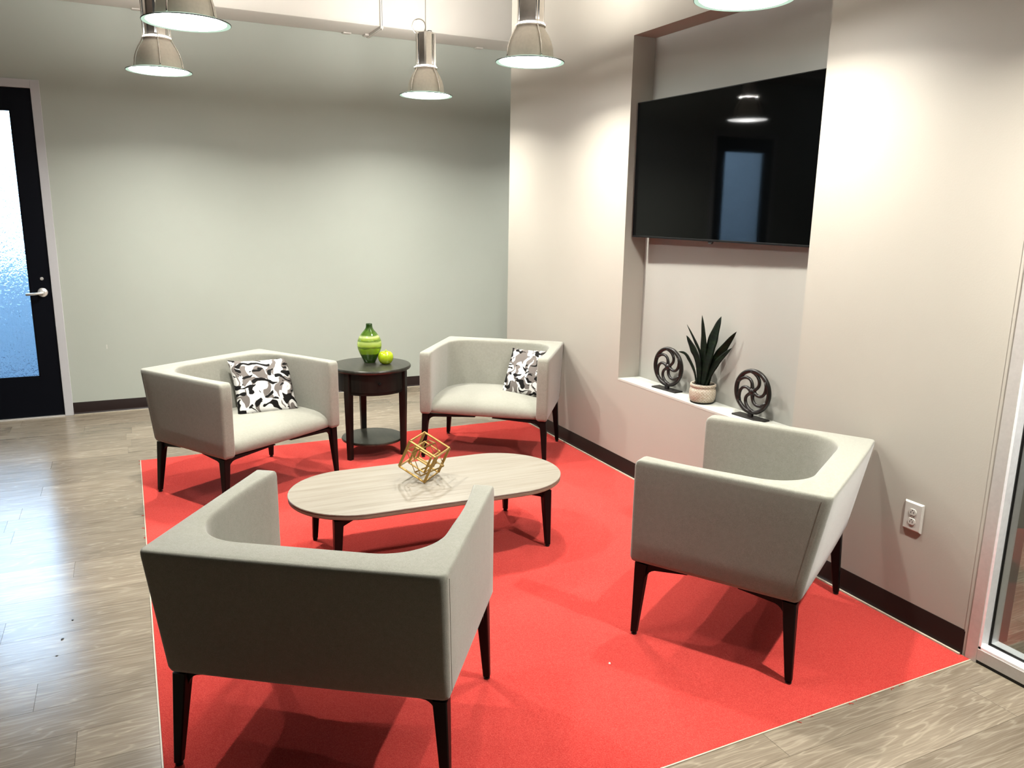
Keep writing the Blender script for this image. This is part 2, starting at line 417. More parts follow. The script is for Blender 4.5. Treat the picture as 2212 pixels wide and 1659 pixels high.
bm = bmesh.new(); tube(bm, [(hx, YF-.030, hz), (hx, YF-.052, hz), (hx-.012, YF-.058, hz-.001), (hx-.05, YF-.058, hz-.006), (hx-.112, YF-.056, hz-.010)], .0105, 10, up=Vector((0, 0, 1)))
obj('lever', bm, M_chrome, hd, smooth=True)
bm = lathe([(.0005, .009), (.010, .009), (.0125, .005), (.0135, -.002)], 24, True, True); bm.transform(Matrix.Translation((-.614, YF-.002, 1.119)) @ RX)
obj('deadbolt', bm, M_chrome, dr, ang=40)
struct('trim_2', B(DX0, DX1, YF-.03, YF+.14, -.004, .010, bev=.003), M_alu)      # threshold
# outdoors behind the door
struct('ground', B(-30, 20, YF+.14, 60, -.08, -.02), M_concrete)
struct('wall_blue_backdrop', B(-9, 6, 8.62, 8.85, -.03, 1.27), M_blue_backdrop)        # invented low wall, its shade-blue colour tints the lower glass and reflections

# television wall with its niche
YE = 6.025; YJ = 1.748
bm = bmesh.new()
box(bm, XW, XN+.1, YN1, YE, 0, CEIL); box(bm, XW, XN+.1, YJ, YN0, 0, CEIL)
box(bm, XW, XN+.1, YN0-.001, YN1+.001, 0, ZN0-.012); box(bm, XW, XN+.1, YN0-.001, YN1+.001, ZN1, CEIL)
struct('wall_right', bm, M_tv)
struct('trim_3', B(XN, XN+.1, YN0-.01, YN1+.01, ZN0-.02, ZN1+.01), M_niche)      # back of the niche
struct('trim_4', B(XW-.001, XN, YN0, YN1, ZN0-.012, ZN0), M_sill)                # its sill
struct('trim_5', B(XW-.004, XW+.02, YJ-.004, YJ+.016, .0, CEIL), M_tv)           # edge bead beside the glazing
def baseboard(name, pts):
    prof = [(0, 0), (-.016, 0), (-.0155, .004), (-.009, .011), (-.0045, .022), (-.004, .1), (-.002, .1035), (0, .1035)]
    bm = bmesh.new(); p, q = Vector(pts[0]), Vector(pts[1]); t = (q-p).normalized(); nrm = Vector((-t.y, t.x))
    L = [[(e.x - nrm.x*u, e.y - nrm.y*u, z) for u, z in prof] for e in (p, q)]
    rings(bm, L); bmesh.ops.recalc_face_normals(bm, faces=bm.faces[:]); return struct(name, bm, M_base, ang=35)
baseboard('baseboard_far', ((6.0, YF), (DX1+cw, YF))).scale = (1, 1, 1)
baseboard('baseboard_right', ((XW, YJ+.012), (XW, YE)))
baseboard('baseboard_left', ((DX0-cw, YF), (-4.0, YF)))
struct('trim_6', B(DX1+cw+.002, 4, YF-.021, YF-.0155, 0, .007, bev=.002), M_cream)  # toe edge and its glint, put in as a pale strip
struct('trim_7', B(XW-.025, XW-.0155, YJ+.012, YE, 0, .010, bev=.002), M_cream)  # pale strip again for edge and toe glint, right wall
# rest of the room, out of the picture
struct('ceiling', B(-4.2, 6.2, -4.2, YF+.3, CEIL, CEIL+.1), M_ceil)
struct('wall_left', B(-4.14, -4.0, -4.2, YF+.14, 0, CEIL), M_other)
struct('wall_back', B(-4.2, 6.2, -4.14, -4.0, 0, CEIL), M_other)
struct('wall_passage', B(6.0, 6.14, -4.2, YF+.14, 0, CEIL), M_other)

# glazed partition continuing towards the camera
gf = struct('window_1', bmesh.new(), M_alu)
YG0 = -.60; FW = .050; FD0, FD1 = XW-.012, XW+.10; ZS = .062
bm = bmesh.new()
box(bm, FD0, FD1, YJ-FW, YJ-.004, 0, CEIL, bev=.0015); box(bm, FD0, FD1, YG0, YJ-FW, .014, ZS, bev=.0015); box(bm, FD0, FD1, YG0-FW, YG0, 0, CEIL, bev=.0015); box(bm, FD0, FD1, YG0, YJ-FW, 2.9, 2.96, bev=.0015)
bm.to_mesh(gf.data); bm.free()
XG = XW + .042
bm = bmesh.new(); yj = YJ-FW
box(bm, FD0+.002, XG-.008, yj-.010, yj+.001, ZS, 2.9); box(bm, FD0+.002, XG-.008, YG0, yj, ZS-.001, ZS+.010)
box(bm, XG+.008, FD1-.002, yj-.010, yj+.001, ZS, 2.9); box(bm, XG+.008, FD1-.002, YG0, yj, ZS-.001, ZS+.010)
obj('glazing_stop', bm, M_alu_lit, gf)
bm = bmesh.new()
box(bm, XG-.008, XG+.008, yj-.013, yj, ZS, 2.9); box(bm, XG-.008, XG+.008, YG0, yj, ZS, ZS+.013)
obj('gasket', bm, M_rubber, gf)
obj('glass_pane', B(XG-.003, XG+.003, YG0+.002, yj-.004, ZS+.004, 2.9), M_pane, gf)
obj('sill_gap', B(FD0+.004, FD1-.004, YG0, yj, .0, .0145), M_rubber, gf)
bm = bmesh.new(); box(bm, XW, XW+.1, -4.0, YG0-FW, 0, CEIL); box(bm, XW, XW+.1, YG0-FW, YJ-.004, 2.96, CEIL)
struct('wall_side', bm, M_tv)

# air duct under the ceiling
dt = thing('air_duct', 'long white painted air duct running above the sage green wall', 'duct', (0, 0, 3.18))
DY0, DY1 = 6.80, YF-.004
obj('duct_body', B(-4.0, 5.9, DY0, DY1, 0, .42, bev=.006), M_duct, dt)
bm = bmesh.new(); xf = 2.055
box(bm, xf-.011, xf-.001, DY0-.022, DY1-.001, -.020, .42); box(bm, xf+.003, xf+.013, DY0-.022, DY1-.001, -.020, .42)
box(bm, xf-.002, xf+.004, DY0-.028, DY0+.012, -.032, .0); box(bm, xf-.045, xf-.011, DY1-.075, DY1-.001, -.014, .0)
obj('duct_flange', bm, M_duct, dt)
bm = bmesh.new()
box(bm, -3.9, xf-.02, DY0-.004, DY0+.001, .002, .010); box(bm, xf+.02, 5.8, DY0-.004, DY0+.001, .002, .010)
obj('duct_seam', bm, M_duct, dt)
for x in (1.86, 3.10, .22):
    obj('duct_bracket', B(x-.035, x+.035, DY1-.055, DY1-.001, -.011, 0, bev=.004), M_duct, dt)
for x in (-2.2, 1.0, 4.2): obj('duct_strap', B(x-.012, x+.012, DY0+.01, DY0+.014, .42, CEIL-3.18), M_duct, dt)

# ------------------------------------------------------------------ carpet
cp = tag(obj('carpet', B(CX0, CX1, CY0, CY1, -.0074, .003, bev=.0012), M_carpet), 'red carpet let into the wood floor under the seating group', 'carpet')
bm = bmesh.new(); rnd = random.Random(3)
def tuft(x, y):
    for _ in range(3):
        a = rnd.uniform(0, 6.28); L = rnd.uniform(.006, .018)
        tube(bm, [(x, y, .0016), (x+L*.5*cos(a), y+L*.5*sin(a), .0018), (x+L*cos(a), y+L*sin(a), .0015)], .0013, 4)
for y in (5.68, 5.66, 5.62, 4.62, 4.58, 4.42, 4.3, 4.28): tuft(CX0-.004, y)
for x in (-.01, .02, .05): tuft(x, CY1+.004)
for x in (1.95, 2.02, 2.2, 2.24, 2.31, 2.42, 2.47, 2.58, 2.66): tuft(x, CY0-.004)
tag(obj('loose_threads', bm, M_carpet, cp), kind='stuff')
bm = bmesh.new(); e = .0055
box(bm, CX0-e, CX0-.0005, CY0-e, CY1+e, -.007, .0028); box(bm, CX0-e, CX1, CY0-e, CY0-.0005, -.007, .0028); box(bm, CX0-e, CX1, CY1+.0005, CY1+e*.6, -.007, .0015)
struct('trim_8', bm, M_cream)

# ------------------------------------------------------------------ armchairs
ZB, ZT = .317, .751
def outline():
    """plan of the U at the top; list of (x, y)"""
    W, Wi, yf_, yb = .446, .368, .368, -.378
    P = []
    def corner(cx, cy, rr, a0, a1, n): P.extend(arc(cx, cy, rr, a0, a1, n))
    # right arm front (x>0) inner -> outer
    corner(Wi+.016, yf_-.016, .016, PI, PI/2, 4); corner(W-.016, yf_-.016, .016, PI/2, 0, 4)
    for i in range(1, 8): P.append((W, yf_-.016 + (yb+.03-yf_+.016)*i/8))
    corner(W-.026, yb+.026, .026, 0, -PI/2, 5)
    for i in range(1, 8): P.append((W-.026 - (2*W-.052)*i/8, yb-.004*sin(PI*i/8)))
    corner(-W+.026, yb+.026, .026, -PI/2, -PI, 5)
    for i in range(1, 8): P.append((-W, yb+.03 + (yf_-.016-yb-.03)*i/8))
    corner(-W+.016, yf_-.016, .016, PI, PI/2, 4); corner(-Wi-.016, yf_-.016, .016, PI/2, 0, 4)
    # inner path: left arm back, rounded corner, back, corner, right arm
    yi = -.262; rx, ry = .175, .185
    for i in range(1, 6): P.append((-Wi - .014*sin(PI*i/6*.9), yf_-.016 + (yi+ry-yf_+.016)*i/6))
    for i in range(0, 13):
        a = PI + PI/2*i/12; P.append((-Wi-.008+rx + rx*cos(a), yi+ry + ry*sin(a)))
    for i in range(1, 6): P.append((-Wi-.008+rx + 2*(Wi+.008-rx)*i/6, yi))
    for i in range(0, 13):
        a = -PI/2 + PI/2*i/12; P.append((Wi+.008-rx + rx*cos(a), yi+ry + ry*sin(a)))
    for i in range(5, 0, -1): P.append((Wi + .014*sin(PI*i/6*.9), yf_-.016 + (yi+ry-yf_+.016)*i/6))
    return P
def shell_bm():
    P = outline(); n = len(P)
    N = []
    for i in range(n):
        a, b = Vector(P[i-1]), Vector(P[(i+1) % n]); t = (b-a).normalized(); N.append(Vector((t.y, -t.x)))
    area = sum(P[i][0]*P[(i+1) % n][1]-P[(i+1) % n][0]*P[i][1] for i in range(n))
    sg = 1 if area > 0 else -1
    lev = [(ZB, .024), (ZB+.003, .014), (ZB+.010, .005), (ZB+.024, 0), (.42, 0), (.53, 0), (.64, 0), (.725, 0), (ZT-.011, .0010), (ZT-.005, .0030), (ZT-.0015, .0062), (ZT, .0105)]
    loops = []
    for z, ins in lev:
        L = []
        for (x, y), nn in zip(P, N):
            inner = abs(x) < .36 and y < .34 or (abs(x) < .395 and -.17 < y < .34)
            q = Vector((x, y)) - nn*sg*ins
            wgt = max(0, min(1, (.368-y)/.746)); k_ = 1-(z-ZB)/(ZT-ZB)
            yy = q.y + .080*k_*wgt; xx = q.x*(1-.022*k_*wgt)
            if y > .33:
                zt = max(0, (z-(ZT-.034))/.034); yy -= .020*min(1, (y-.33)/.038)*(1-math.sqrt(max(0, 1-zt*zt)))
            L.append((xx, yy, z))
        loops.append(L)
    bm = bmesh.new()
    R = [[bm.verts.new(p) for p in L] for L in loops]
    for a, b in zip(R, R[1:]):
        for i in range(n):
            j = (i+1) % n; bm.faces.new((a[i], a[j], b[j], b[i]))
    for Rr in (R[0], R[-1]):
        for tri in tessellate_polygon([[Vector((v.co.x, v.co.y, 0)) for v in Rr]]):
            bm.faces.new([Rr[i] for i in tri])
    bmesh.ops.recalc_face_normals(bm, faces=bm.faces[:]); return bm
def seat_bm():
    prof = [(-.27, .325), (-.27, .428), (-.20, .432), (-.05, .437), (.10, .438), (.20, .434), (.265, .425), (.31, .408), (.336, .385), (.346, .358), (.342, .330), (.332, .3205), (.31, .319)]
    bm = bmesh.new(); L = []; n = 20
    for i in range(n+1):
        u = -1+2*i/n; x = u*.377; c = 1-abs(u)**3.2
        L.append([(x, y-(.010*(1-c) if y > .2 else 0), z + ((.016*c-.016) if z > .40 else (.010*c-.010 if z > .35 else 0))) for y, z in prof])
    rings(bm, L); bmesh.ops.recalc_face_normals(bm, faces=bm.faces[:]); return bm
def leg_bm(fx, fy, tx, ty):
    bm = bmesh.new(); L = []
    for u in (0, .02, .3, .6, .85, 1):
        z = .012 + (ZB-.002-.012)*u; cx_, cy_ = fx+(tx-fx)*u, fy+(ty-fy)*u; h = .0125+.0095*u; hy = .0125+.013*u; c = .004
        L.append([(cx_+sx*(h-c*(i == 0)), cy_+sy*(hy-c*(i == 1)), z) for sx, sy, i in ((1,-1,1),(1,1,1),(1,1,0),(-1,1,0),(-1,1,1),(-1,-1,1),(-1,-1,0),(1,-1,0))])
    L = []
    for u in (0, .02, .3, .6, .85, 1):
        z = .012 + (ZB-.002-.012)*u; cx_, cy_ = fx+(tx-fx)*u, fy+(ty-fy)*u; h = .0125+.0095*u; hy = .0125+.013*u; c = .0035
        L.append([(cx_+h-c, cy_-hy, z), (cx_+h, cy_-hy+c, z), (cx_+h, cy_+hy-c, z), (cx_+h-c, cy_+hy, z), (cx_-h+c, cy_+hy, z), (cx_-h, cy_+hy-c, z), (cx_-h, cy_-hy+c, z), (cx_-h+c, cy_-hy, z)])
    return rings(bm, L)
def rail(bm, p, q, th, dep, ar, ztop):
    """rail between two legs along p->q with rounded gussets at both ends"""
    p, q = Vector((*p, 0)), Vector((*q, 0)); t = (q-p); L = t.length; t.normalize(); nn = Vector((-t.y, t.x, 0))
    pr = [(0, ztop), (L, ztop), (L, ztop-dep-ar)] + [(L-ar+ar*sin(a), ztop-dep-ar+ar*cos(a)) for a in [PI/2-PI/2*i/6 for i in range(1, 7)]]
    pr += [(ar-ar*sin(a), ztop-dep-ar+ar*cos(a)) for a in [PI/2*i/6 for i in range(0, 7)]][0:7] if False else [(ar*(1-sin(a)), ztop-dep-ar+ar*cos(a)) for a in [PI/2*i/6 for i in range(0, 7)]]
    rings(bm, [[p + t*s + nn*o_ + Vector((0, 0, z)) for s, z in pr] for o_ in (-th/2, th/2)])
def gusset(bm, p, q, th, ar, dep, ztop):
    """bracket that leaves a leg at p and thins out towards q"""
    p, q = Vector((*p, 0)), Vector((*q, 0)); t = (q-p); L = t.length; t.normalize(); nn = Vector((-t.y, t.x, 0))
    pr = [(0, ztop), (L, ztop), (L, ztop-.004)] + [(ar*(1-sin(a)), ztop-dep-ar+ar*cos(a)) for a in [PI/2*i/6 for i in range(0, 7)]]
    rings(bm, [[p + t*s_ + nn*o_ + Vector((0, 0, z)) for s_, z in pr] for o_ in (-th/2, th/2)])
FEET = [(.430, .335, .413, .322), (-.430, .335, -.413, .322), (.426, -.287, .404, -.262), (-.426, -.287, -.404, -.262)]
def make_chair():
    t = thing('armchair', 'x', 'armchair', group='oatmeal armchairs around the coffee table')
    sh = obj('shell', shell_bm(), M_fab, t, ang=50)
    obj('seat', seat_bm(), M_fab, t, ang=50)
    for s in (-1, 1):     # inner corner seams and the outer rear corner piping
        bm = bmesh.new(); tube(bm, [(s*.232, -.2618+.080*(1-(z-ZB)/(ZT-ZB))*.845, z) for z in (.44, .55, .65, .738)], .0012, 5)
        obj('seam', bm, M_seam, sh); bm = bmesh.new()
        tube(bm, [(s*.4460*(1-.0206*(1-(z-ZB)/(ZT-ZB))), -.343+.0763*(1-(z-ZB)/(ZT-ZB)), z) for z in (ZB+.03, .45, .6, ZT-.022)], .0012, 5)
        obj('seam', bm, M_seam, sh)
    for fx, fy, tx, ty in FEET:
        lg = obj('leg', leg_bm(fx, fy, tx, ty), M_black, t)
        g = lathe([(.011, 0), (.012, .002), (.012, .006), (.006, .007), (.006, .013)], 14, True, True, (fx, fy, 0))
        obj('glide', g, M_rubber, lg, ang=40)
    bm = bmesh.new(); zt = ZB-.001
    for s in (-1, 1):
        gusset(bm, (s*.395, .322), (s*.06, .322), .022, .05, .019, zt)
        gusset(bm, (s*.412, .302), (s*.408, .13), .020, .05, .020, zt)
        gusset(bm, (s*.404, -.245), (s*.406, -.07), .020, .05, .020, zt)
        gusset(bm, (s*.385, -.258), (s*.28, -.25), .020, .035, .012, zt)
    box(bm, -.30, .30, -.2, .25, ZB-.012, ZB+.005)
    obj('base_frame', bm, M_black, t, ang=40)
    return t
chair = make_chair()
CH = [((.538, 2.356), 325.48, 'empty oatmeal armchair nearest the camera, turned with its back to it'),
      ((2.308, 2.365), 31.14, 'empty oatmeal armchair on the right, its rear corner against the cream wall below the television'),
      ((.588, 4.971), 211.64, 'oatmeal armchair holding a cushion, left of the round black side table'),
      ((2.313, 5.028), 142.72, 'oatmeal armchair holding a cushion, right of the round black side table in the corner')]
for i, (p, a, lab) in enumerate(CH):
    c = chair if i == 0 else copy_tree(chair)
    c.location = (*p, .0036); c.rotation_euler = (0, 0, math.radians(a)); c['label'] = lab

# ------------------------------------------------------------------ cushions
def cushion_bm(S=.40, T=.055, seed=1):
    bm = bmesh.new(); n = 26; rn = random.Random(seed); V = {}
    def pt(i, j, side):
        u, v = -1+2*i/n, -1+2*j/n
        pinch = 1-.075*(1-abs(v)**2.2 if True else 0)*abs(u)**1.0; pin2 = 1-.075*(1-abs(u)**2.2)*abs(v)**1.0
        x, y = u*S/2*pinch, v*S/2*pin2
        h = T*((1-u*u)*(1-v*v))**.42
        h += .006*sin(7*u+3*v)*(1-u*u)*(1-v*v) - .012*math.exp(-((u-.12*v-.05)/.10)**2)*(1-v*v)*(1-u*u)
        return (x, y, side*h)
    for side in (1, -1):
        for i in range(n+1):
            for j in range(n+1):
                e = i in (0, n) or j in (0, n)
                if e and side == -1: V[side, i, j] = V[1, i, j]
                else: V[side, i, j] = bm.verts.new(pt(i, j, side))
        for i in range(n):
            for j in range(n):
                q = [V[side, i, j], V[side, i+1, j], V[side, i+1, j+1], V[side, i, j+1]]
                bm.faces.new(q if side == 1 else q[::-1])
    return bm
def place_cushion(chair_i, bl, br, tl, tr, label, seed, S):
    """corner positions in the chair's own frame -> world pose"""
    (px, py), a, _ = CH[chair_i]; M = Matrix.Translation((px, py, .003)) @ Matrix.Rotation(math.radians(a), 4, 'Z')
    bl, br, tl, tr = [M @ Vector(q) for q in (bl, br, tl, tr)]
    x = ((br-bl)+(tr-tl)).normalized(); y = ((tl-bl)+(tr-br)); y = (y-x*y.dot(x)).normalized(); z = x.cross(y)
    cen = (bl+br+tl+tr)/4
    o = obj('cushion', cushion_bm(S, .058, seed), M_cush, None, smooth=True)
    o.matrix_world = Matrix((( x.x, y.x, z.x, cen.x), (x.y, y.y, z.y, cen.y), (x.z, y.z, z.z, cen.z), (0, 0, 0, 1)))
    return tag(o, label, 'cushion', 'black and white cushions on armchairs')
place_cushion(2, (.030, -.040, .442), (-.335, .095, .442), (-.10, -.185, .712), (-.365, -.055, .692), 'square black, white and grey printed cushion propped in the armchair left of the side table', 1, .395)
place_cushion(3, (-.070, -.02, .44), (-.385, .12, .44), (-.122, -.155, .675), (-.375, -.050, .718), 'square black and white printed cushion half hidden behind the arm of the corner armchair', 4, .375)

# ------------------------------------------------------------------ coffee table
ct = thing('coffee_table', 'low racetrack-shaped coffee table with a pale wood top and black legs', 'table', (1.313, 3.622, .0036), math.radians(-1.24))
TH = .342
def stadium(a, rr, n=28):
    return [(a+x, y) for x, y in arc(0, 0, rr, -PI/2, PI/2, n)] + [(-a+x, y) for x, y in arc(0, 0, rr, PI/2, 3*PI/2, n)]
def slab(z0, z1, a, rr, b):
    return rings(bmesh.new(), [[(x, y, z) for x, y in stadium(a, rr-i)] for z, i in ((z0, b), (z0+b, 0), (z1-b, 0), (z1, b))])
obj('tabletop', slab(TH-.008, TH, .384, .328, .002), M_top, ct, ang=40)
obj('edge_band', slab(TH-.028, TH-.0075, .384, .3265, .004), M_topedge, ct, ang=40)
for sx in (1, -1):
    for sy in (1, -1):
        fx, fy = sx*.545, sy*.268; tx, ty = sx*.532, sy*.258
        lg = obj('leg', None or (lambda: (lambda b: (b.transform(Matrix.Scale((TH-.034-.012)/(ZB-.014), 4, (0, 0, 1)))) or b)(leg_bm(fx, fy, tx, ty)))(), M_black, ct)
        obj('glide', lathe([(.011, 0), (.012, .002), (.012, .006), (.006, .007), (.006, .014)], 14, True, True, (fx, fy, 0)), M_rubber, lg, ang=40)
bm = bmesh.new(); zt = TH-.028
for sx in (1, -1):
    rail(bm, (sx*.532, .240), (sx*.532, -.240), .026, .016, .03, zt)
    for sy in (1, -1):
        gusset(bm, (sx*.532, sy*.256), (sx*.20, sy*.03), .030, .03, .042, zt)
rail(bm, (.53, 0), (-.53, 0), .05, .014, .005, zt)
obj('base_frame', bm, M_black, ct, ang=40)

# ------------------------------------------------------------------ side table
st = thing('side_table', 'round black wooden side table with a drawer and lower shelf, between two armchairs', 'table', (1.478, 5.280, .0036))
obj('tabletop', lathe([(.262, .612), (.272, .614), (.277, .622), (.277, .630), (.272, .637), (.262, .6385)], 56, True, True), M_btop, st, ang=40)
def ring_wall(r0_, r1_, z0, z1, a0, a1, n=40):
    bm = bmesh.new(); L = []
    for i in range(n+1):
        a = a0+(a1-a0)*i/n; L.append([(rr*cos(a), rr*sin(a), z) for rr, z in ((r0_, z0), (r1_, z0), (r1_, z1), (r0_, z1))])
    return rings(bm, L)
aF1, aF2, aB = math.atan2(-.13, -.198), math.atan2(-.15, .19), PI/2
obj('apron', ring_wall(.222, .240, .478, .612, aF2+.10, 2*PI+aF1-.10, 56), M_bwood, st, ang=40)
dw = obj('drawer', ring_wall(.226, .243, .482, .606, aF1+.13, aF2-.13, 24), M_bwood, st, ang=40)
obj('drawer_rail', ring_wall(.222, .238, .462, .480, aF1+.02, aF2-.02, 24), M_bwood, st, ang=40)
ak = -PI/2 - .05
bm = lathe([(.0005, .022), (.009, .021), (.0115, .015), (.009, .008), (.006, .004), (.006, -.004)], 18, True, True); bm.transform(Matrix.Rotation(ak, 4, 'Z') @ Matrix.Translation((.244, 0, .545)) @ Matrix.Rotation(PI/2, 4, 'Y'))
obj('knob', bm, M_black, dw, ang=50)
for a in (aF1, aF2, aB):
    bm = bmesh.new(); L = []
    for z, h, off in ((0, .017, .232), (.46, .0235, .234), (.615, .0235, .234)):
        L.append([((off+u*h), v*h, z) for u, v in ((-1, -.85), (-.85, -1), (.85, -1), (1, -.85), (1, .85), (.85, 1), (-.85, 1), (-1, .85))])
    rings(bm, L); bm.transform(Matrix.Rotation(a, 4, 'Z')); obj('leg', bm, M_bwood, st)
obj('shelf', lathe([(.205, .098), (.214, .101), (.216, .110), (.213, .117), (.205, .119)], 48, True, True), M_btop, st, ang=40)

vz = tag(obj('vase', lathe([(.001, .002), (.034, .0), (.040, .004), (.052, .030), (.070, .068), (.082, .100), (.0855, .128), (.082, .156), (.069, .186), (.050, .212), (.033, .232), (.0245, .246), (.022, .262), (.0225, .272), (.021, .2745), (.0185, .272), (.018, .25), (.029, .228), (.062, .186), (.077, .15), (.079, .12), (.070, .085), (.05, .045), (.03, .018), (.001, .014)], 48), M_vase, None, smooth=True, loc=(1.488, 5.342, .6418)),
        'green banded glass bottle vase on the round black side table', 'vase')
ap = thing('apple_ornament', 'glossy lime green apple ornament beside the green vase', 'ornament', (1.577, 5.252, .6418))
obj('body', lathe([(.001, .006), (.016, .001), (.026, .0), (.040, .010), (.050, .028), (.0535, .046), (.052, .062), (.044, .078), (.030, .087), (.016, .086), (.007, .081), (.001, .079)], 36), M_apple, ap, smooth=True)
bm = bmesh.new(); tube(bm, [(0, 0, .078), (.001, 0, .09), (.004, .001, .101)], lambda u: .0042-.0008*u, 8); obj('stem', bm, M_apple, ap, smooth=True)

# ------------------------------------------------------------------ gold sculpture
gs = thing('geometric_sculpture', 'gold wire cube sculpture standing on a corner of the pale coffee table', 'sculpture', (0, 0, 0))
def toworld(v):   # a vector measured along the camera's own axes (right, down, forward) -> room axes
    return r*v[0] + d*v[1] + f*v[2]
def frame_axes(a, b, c, L):
    A = [toworld(v).normalized() for v in (a, b, c)]
    # orthonormalise
    x = A[0]; y = (A[1]-x*A[1].dot(x)).normalized(); z = (A[2]-x*A[2].dot(x)-y*A[2].dot(y)).normalized()
    return x*L, y*L, z*L
ctop = .003+TH
def cube_frame(name, O, ax, wd, th_):
    x, y, z = ax; bm = bmesh.new(); cen = O+(x+y+z)/2
    for (u, v, w_) in ((x, y, z), (y, z, x), (z, x, y)):
        for i in (0, 1):
            for j in (0, 1):
                p = O + v*i + w_*j; bar(bm, p, p+u, wd, th_, (v*(1 if i == 0 else -1)))
    return obj(name, bm, M_gold, gs)
s426 = 1/426.6
e = frame_axes((27, -56, -25), (-55.4, -33.4, 14), (22.6, -20, 60), 67*s426)
O1 = Vector((1.267, 3.588, ctop+.0075))
cube_frame('outer_frame', O1, e, .0135, .004)
e2 = frame_axes((19, 2.1, -51), (47.3, -19.7, 18), (16.9, 51.5, 8.4), 54.4*s426)
cen1 = O1 + (e[0]+e[1]+e[2])/2
# second frame, thin bars: keep it centred on the first and standing clear of the table
O2 = cen1 - (e2[0]+e2[1]+e2[2])/2 + toworld((.002, .004, .0))
low = min((O2 + e2[0]*i + e2[1]*j + e2[2]*k).z for i in (0, 1) for j in (0, 1) for k in (0, 1))
if low < ctop+.004: O2.z += ctop+.004-low
cube_frame('inner_frame', O2, e2, .0070, .003)
e3 = [v*.62 for v in e]; O3 = cen1 - (e3[0]+e3[1]+e3[2])/2
cube_frame('core_frame', O3, e3, .011, .003)

# ------------------------------------------------------------------ television
tv = thing('television', 'wide black flat television mounted in the wall niche', 'television', (2.953, 3.535, 1.960), math.radians(2.0))
tv.rotation_euler[1] = math.radians(-.35)
TW, THh = .742, .408
obj('body', B(.004, .03, -TW, TW, -THh, THh, bev=.003), M_rubber, tv)
obj('screen', B(0, .0045, -TW+.004, TW-.004, -THh+.010, THh-.004), M_screen, tv)
bm = bmesh.new(); b_ = .004
box(bm, -.0025, .006, -TW, -TW+b_, -THh, THh); box(bm, -.0025, .006, TW-b_, TW, -THh, THh); box(bm, -.0025, .006, -TW, TW, THh-b_, THh); box(bm, -.0035, .006, -TW, TW, -THh, -THh+.011, bev=.001)
obj('bezel', bm, M_black, tv)
bm = bmesh.new(); rings(bm, [[(x, y, z) for y, z in ((-.022+.02, -THh+.001), (.016+.02, -THh+.001), (.008+.02, -THh-.014), (-.012+.02, -THh-.014))] for x in (.001, .012)])
obj('sensor', bm, M_rubber, tv)
obj('wall_mount', B(.03, .091, -.2, .2, -.15, .15, bev=.003), M_black, tv)

# ------------------------------------------------------------------ wheel sculptures
def make_wheel():
    t = thing('wheel_sculpture', 'x', 'ornament', group='dark metal spoked wheel ornaments on the niche sill')
    Rr, zc, n = .1245, .1455, 64
    # local: wheel lies in the y-z plane, x is its thickness; camera side is -x
    bm = bmesh.new(); prof = [(-.0095, -.010), (-.004, -.0125), (.004, -.0125), (.0095, -.010), (.011, 0), (.0085, .008), (0, .010), (-.0085, .008), (-.011, 0)]
    L = []
    for i in range(n+1):
        a = 2*PI*i/n; L.append([(px, (Rr-.010+q)*cos(a), zc+(Rr-.010+q)*sin(a)) for px, q in prof])
    rings(bm, L, True, False, False); bmesh.ops.remove_doubles(bm, verts=bm.verts[:], dist=1e-6)
    obj('rim', bm, M_bronze, t, smooth=True)
    for k in range(6):
        a0 = math.radians(100+60*k); pts = []
        for i in range(11):
            u = i/10; rr = .014 + (Rr-.026)*u; a = a0 + math.radians(58)*u**1.25 - math.radians(18)*sin(PI*u)
            pts.append((0, -rr*cos(a), zc+rr*sin(a)))     # -y is to the right as seen from the room
        pts = [(p[0], -p[1], p[2]) for p in pts]
        pts = [(p[0], -p[1], p[2]) for p in pts]
        bm = bmesh.new(); tube(bm, pts, lambda u: .0088+.0035*abs(2*u-1)**3, 8, up=Vector((1, 0, 0))); obj('spoke', bm, M_bronze, t, smooth=True)
    bm = lathe([(.0005, .016), (.010, .015), (.019, .010), (.021, 0), (.019, -.010), (.010, -.015), (.0005, -.016)], 24); bm.transform(Matrix.Translation((0, 0, zc)) @ Matrix.Rotation(PI/2, 4, 'Y'))
    obj('hub', bm, M_bronze, t, smooth=True)
    obj('stand', B(-.034, .034, -.105, .105, 0, .009, bev=.003), M_bronze, t)
    obj('neck', B(-.008, .008, -.014, .014, .008, .024, bev=.002), M_bronze, t)
    return t
wh = make_wheel()
wh.location = (2.974, 3.886, ZN0); wh.rotation_euler = (0, 0, math.radians(7)); wh['label'] = 'dark spoked wheel ornament on the sill, left of the potted snake plant'
w2 = copy_tree(wh); w2.location = (2.976, 3.145, ZN0); w2.rotation_euler = (0, 0, math.radians(5)); w2['label'] = 'dark spoked wheel ornament on the sill, right of the potted snake plant'

